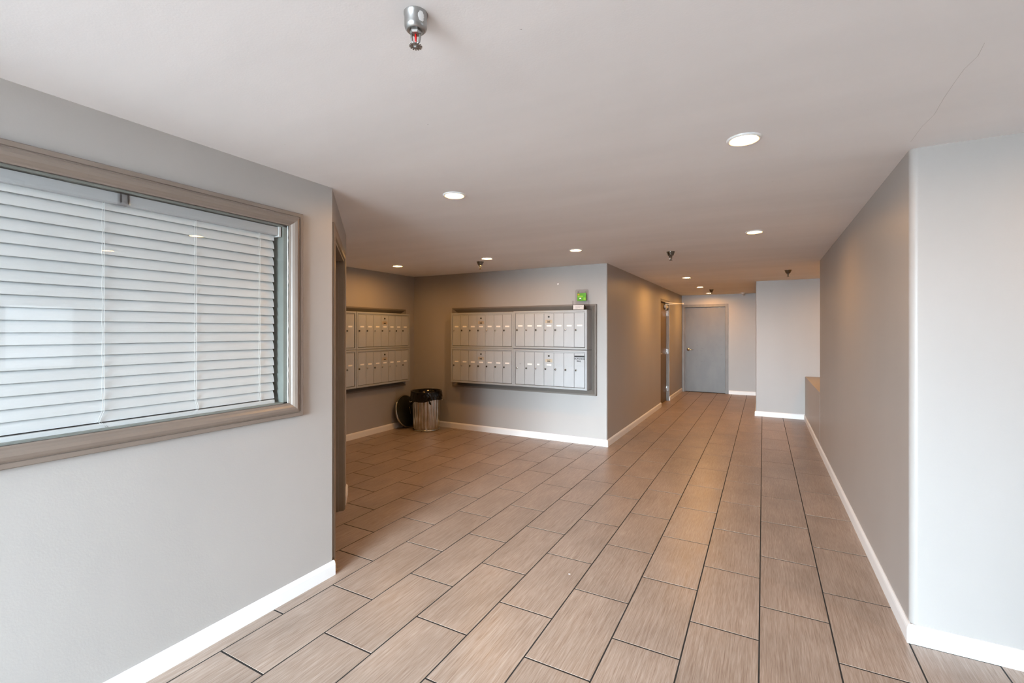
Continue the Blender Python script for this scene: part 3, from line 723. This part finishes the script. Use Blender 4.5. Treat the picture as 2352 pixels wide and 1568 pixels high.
for sg in (0.9, 0.9 + PI):
    q = Matrix.Rotation(sg, 4, 'Z')
    hm = MB().tube([q @ Vector(p) for p in ((0.215, -0.055, 0.43), (0.25, -0.055, 0.425), (0.258, -0.04, 0.42), (0.258, 0.04, 0.42), (0.25, 0.055, 0.425), (0.215, 0.055, 0.43))], 0.005, 8)
    hm.build('can_handle', M_GALV, can)
can.scale = (0.955, 0.955, 1.0)
bag = tag(empty('trash_bag', (CX, CY, 0.40)), 'black plastic liner folded over the rim of the metal can', 'bag')
mb = MB(); n = 120; vs = []; rws = 14; rb = random.Random(11)
ph = [rb.uniform(0, 6.28) for _ in range(8)]
def hang(a):                                          # how far the skirt hangs down outside
    q = math.atan2(math.sin(a - 3.55), math.cos(a - 3.55))
    return 0.125 + 0.10*math.exp(-(q/0.62)**2) + 0.025*math.exp(-((math.atan2(math.sin(a - 4.9), math.cos(a - 4.9)))/0.5)**2) + 0.006*math.sin(5*a)
for j in range(rws + 1):
    for i in range(n):
        a = 2*PI*i/n
        fold = 0.004*math.sin(17*a + 9*j/rws + ph[0]) + 0.003*math.sin(31*a - 11*j/rws + ph[1]) + 0.003*math.sin(9*a + 5*j/rws + ph[2])
        if j < 4:                                      # inside, from depth up to the rim
            r = 0.186 + 0.007*j + fold*0.3; z = 0.34 + 0.23*(j/3.0) - 0.40
            if j == 3: r = 0.216
        else:
            t = (j - 4)/(rws - 4.0); r = 0.236 + 0.006*math.sin(PI*t) + fold*min(1, t*2.2) - 0.004*t
            z = 0.572 - hang(a)*t - 0.40
        vs.append((r*math.cos(a), r*math.sin(a), z))
mb.add(vs, [[j*n+i, j*n+(i+1) % n, (j+1)*n+(i+1) % n, (j+1)*n+i] for j in range(rws) for i in range(n)], 0, True)
mb.build('bag_skirt', M_BAG, bag, fix=False)
ak = -0.72
kn = MB().tube([(0.236*math.cos(ak), 0.236*math.sin(ak), 0.075), (0.252*math.cos(ak), 0.252*math.sin(ak), 0.045), (0.25*math.cos(ak + .05), 0.25*math.sin(ak + .05), 0.02), (0.248*math.cos(ak + .10), 0.248*math.sin(ak + .10), -0.005)], [0.014, 0.008, 0.013, 0.010], 10)
kn.build('bag_knot', M_BAG, bag)
bag.scale = (0.955, 0.955, 1.0)
lid = tag(empty('bin_cover', (XA + 0.03, 5.30, 0.262)), 'round black lid leaning on the alcove wall behind the can', 'lid')
LM = MB().lathe([(0.0, 0.045), (0.03, 0.045), (0.06, 0.040), (0.15, 0.026), (0.225, 0.010), (0.232, 0.006), (0.0, 0.004)], 48)
LM.build('lid_dome', M_RUBBER, lid)
MB().lathe([(0.229, -0.020), (0.238, -0.018), (0.243, 0.0), (0.240, 0.010), (0.232, 0.013), (0.229, 0.005)], 48, closed=False).build('lid_rim', M_GALV, lid)
MB().tube([(-0.05, 0, 0.040), (-0.045, 0, 0.062), (0, 0, 0.068), (0.045, 0, 0.062), (0.05, 0, 0.040)], 0.005, 8).build('lid_handle', M_SPRD, lid)
lid.location = (XA + 0.105, 5.345, 0.245)
lid.rotation_euler = (0, math.radians(76), math.radians(4))

# ------------------------------------------------------------------ recessed lights
def lamp_proto():
    t = empty('recessed_light', (0, 0, H))
    MB().lathe([(0.052, -0.0012), (0.0535, -0.0045), (0.060, -0.0085), (0.066, -0.0085), (0.0700, -0.004), (0.0708, 0.0)], 40, closed=False).build('trim_ring', M_WHITE, t)
    MB().lathe([(0.0, -0.0015), (0.0525, -0.0015)], 20, closed=False, smooth=False).build('lens', M_LAMP, t)
    return t
LP = [((-0.074, 2.278), 'largest lit recessed ceiling light, nearest the right wall corner'),
      ((-1.686, 2.358), 'lit recessed ceiling light nearest the window wall corner'),
      ((-0.064, 4.449), 'lit recessed ceiling light above the corridor mouth, near the right wall'),
      ((-1.716, 4.560), 'lit recessed ceiling light in front of the mailbox wall, near its outer corner'),
      ((-2.821, 4.593), 'lit recessed ceiling light beside the sprinkler in front of the mailboxes'),
      ((-4.170, 4.578), 'lit recessed ceiling light deepest in the dim mail alcove'),
      ((-1.061, 7.737), 'lit recessed ceiling light first along the corridor'),
      ((-1.060, 9.508), 'lit recessed ceiling light midway along the corridor'),
      ((-1.059, 11.111), 'lit recessed ceiling light just before the grey end door'),
      ((1.54, 2.25), 'lit recessed ceiling light out past the right corner, mirrored in the window'),
      ((1.12, 7.75), 'lit recessed ceiling light hidden over the niche ledge')]
pr = lamp_proto()
for i, ((x, y), lab) in enumerate(LP):
    o = pr if i == 0 else copy_tree(pr)
    if i in (4, 5, 6, 7, 8, 10):
        for c in o.children:
            if c.name.startswith('lens'): c.material_slots[0].link = 'OBJECT'; c.material_slots[0].material = M_LAMP3 if i == 4 else M_LAMP4 if i == 5 else M_LAMP2
    o.location = (x, y, H); tag(o, lab, 'ceiling light', 'recessed ceiling lights')

# ------------------------------------------------------------------ sprinklers
def sprinkler(x, y, label, cup, metal, rz=0.0, z0=H, bulb=None):
    t = tag(empty('fire_sprinkler', (x, y, z0), rz), label, 'sprinkler', 'ceiling sprinklers')
    MB().lathe(cup, 32, closed=False).build('escutcheon_cup', metal, t)
    zb = cup[-1][1]
    MB().lathe([(0.0, zb + 0.004), (0.0165, zb + 0.004), (0.0165, zb - 0.006), (0.0125, zb - 0.010), (0.0, zb - 0.010)], 6, smooth=False).build('hex_body', metal, t)
    f = MB()
    for s in (-1, 1):
        f.tube([(s*0.0105, 0, zb - 0.006), (s*0.0115, 0, zb - 0.018), (s*0.0095, 0, zb - 0.030), (s*0.003, 0, zb - 0.037)], [0.0034, 0.003, 0.003, 0.003], 8)
    f.lathe([(0.0, zb - 0.034), (0.005, zb - 0.034), (0.006, zb - 0.042), (0.0, zb - 0.042)], 12)
    f.build('frame_arms', metal, t)
    MB().lathe([(0.0, zb - 0.009), (0.0022, zb - 0.010), (0.0030, zb - 0.020), (0.0022, zb - 0.031), (0.0, zb - 0.034)], 12).build('glass_bulb', bulb or M_SPRD, t)
    d = MB().lathe([(0.0, zb - 0.0415), (0.0095, zb - 0.0415), (0.0095, zb - 0.0430), (0.0, zb - 0.0430)], 16)
    for k in range(14):
        q = Matrix.Rotation(2*PI*k/14, 4, 'Z'); d.box(0.008, 0.0172, -0.0021, 0.0021, zb - 0.0432, zb - 0.0418, mat=q)
    d.lathe([(0.0, zb - 0.0465), (0.004, zb - 0.046), (0.005, zb - 0.043), (0.0, zb - 0.043)], 12)
    d.build('deflector', metal, t)
    return t
CUP1 = [(0.0315, 0.002), (0.0315, -0.004), (0.0300, -0.006), (0.0300, -0.034), (0.0285, -0.040), (0.0235, -0.0455), (0.0215, -0.0465), (0.020, -0.044), (0.016, -0.044)]
CUP2 = [(0.044, 0.001), (0.044, -0.003), (0.0415, -0.006), (0.034, -0.026), (0.029, -0.038), (0.022, -0.046), (0.016, -0.048)]
sprinkler(-0.814, 0.963, 'large near ceiling sprinkler with worn silver cup and red bulb', CUP1, M_SPR, 0.45, bulb=M_RED)
spr = D.objects['fire_sprinkler']; ac = math.atan2(-0.764 + 0.62*0.477, 0.645 + 0.62*0.879) - 0.45
pv = []; rp_ = random.Random(2)
for j in range(9):
    z = -0.008 - 0.026*j/8; hw = 0.34*math.sin(PI*(j + 0.6)/9.2)**0.5
    l, rgt = ac - hw*(0.9 + rp_.uniform(-.12, .12)), ac + hw*(0.8 + rp_.uniform(-.12, .12))
    for i in range(7):
        a = l + (rgt - l)*i/6; pv.append((0.0303*math.cos(a), 0.0303*math.sin(a), z))
MB().add(pv, [[j*7+i, j*7+i+1, j*7+i+8, j*7+i+7] for j in range(8) for i in range(6)], 0, True).build('paint_patch', M_WHITE, spr)
sprinkler(-0.866, 5.148, 'dark bronze ceiling sprinkler over the corridor mouth', CUP2, M_SPRD, 0.3)
sprinkler(0.304, 7.467, 'dark bronze ceiling sprinkler in front of the projecting pale wall', CUP2, M_SPRD, 1.1)
sprinkler(-3.035, 4.784, 'bronze ceiling sprinkler in front of the mailboxes', CUP2, M_SPRD, 0.8)
sprinkler(-0.923, 10.205, 'bronze ceiling sprinkler beside the farthest corridor light', CUP2, M_SPRD, 0.2)
CUP3 = [(0.075, 0.001), (0.075, -0.002), (0.045, -0.005), (0.038, -0.020), (0.030, -0.030), (0.016, -0.034)]
sprinkler(-0.392, 11.34, 'small pale ceiling sprinkler near the top of the end wall', CUP3, M_WHITE, 0.2)

# ------------------------------------------------------------------ small wear
mk = MB(); rm = random.Random(5)
for (x, y) in ((-1.9, 1.35), (-1.2, 1.5), (-2.05, 1.6), (0.25, 2.3), (0.05, 3.0), (-0.6, 1.15), (-0.75, 3.4), (0.2, 3.9), (0.35, 2.2), (-1.35, 3.1)):
    l = rm.uniform(0.003, 0.008); a = rm.uniform(0, 3.1)
    mk.add([(x, y, H - .0006), (x + l*math.cos(a), y + l*math.sin(a), H - .0006), (x + l*.9*math.cos(a + .3), y + l*.9*math.sin(a + .3), H - .0006)], [(0,1,2)])
mk = mk.build('paint_nicks', M_MARK, ceil); mk['kind'] = 'stuff'

cr_ = [(x, y, H - 0.0008) for x, y in ((0.579, 2.664), (0.577, 2.488), (0.587, 2.371), (0.576, 2.219), (0.572, 2.104), (0.570, 2.007), (0.580, 1.932), (0.571, 1.854))]
MB().tube(cr_, 0.00035, 4).build('hairline_crack', mat('crack_grey', (0.45, 0.42, 0.41), 0.9), ceil)
fl_ = tag(MB().add([(-0.006, -0.003, 0), (0.005, -0.004, 0), (0.007, 0.003, 0), (-0.004, 0.004, 0), (-0.003, -0.002, 0.002), (0.003, -0.002, 0.0025), (0.004, 0.002, 0.002), (-0.002, 0.002, 0.0018)], [(3,2,1,0), (4,5,6,7), (0,1,5,4), (1,2,6,5), (2,3,7,6), (3,0,4,7)]).build('paint_fleck', M_WHITE), 'tiny white fleck lying on the floor tiles', 'fleck')
fl_.location = (-1.010, 2.577, 0.0004)
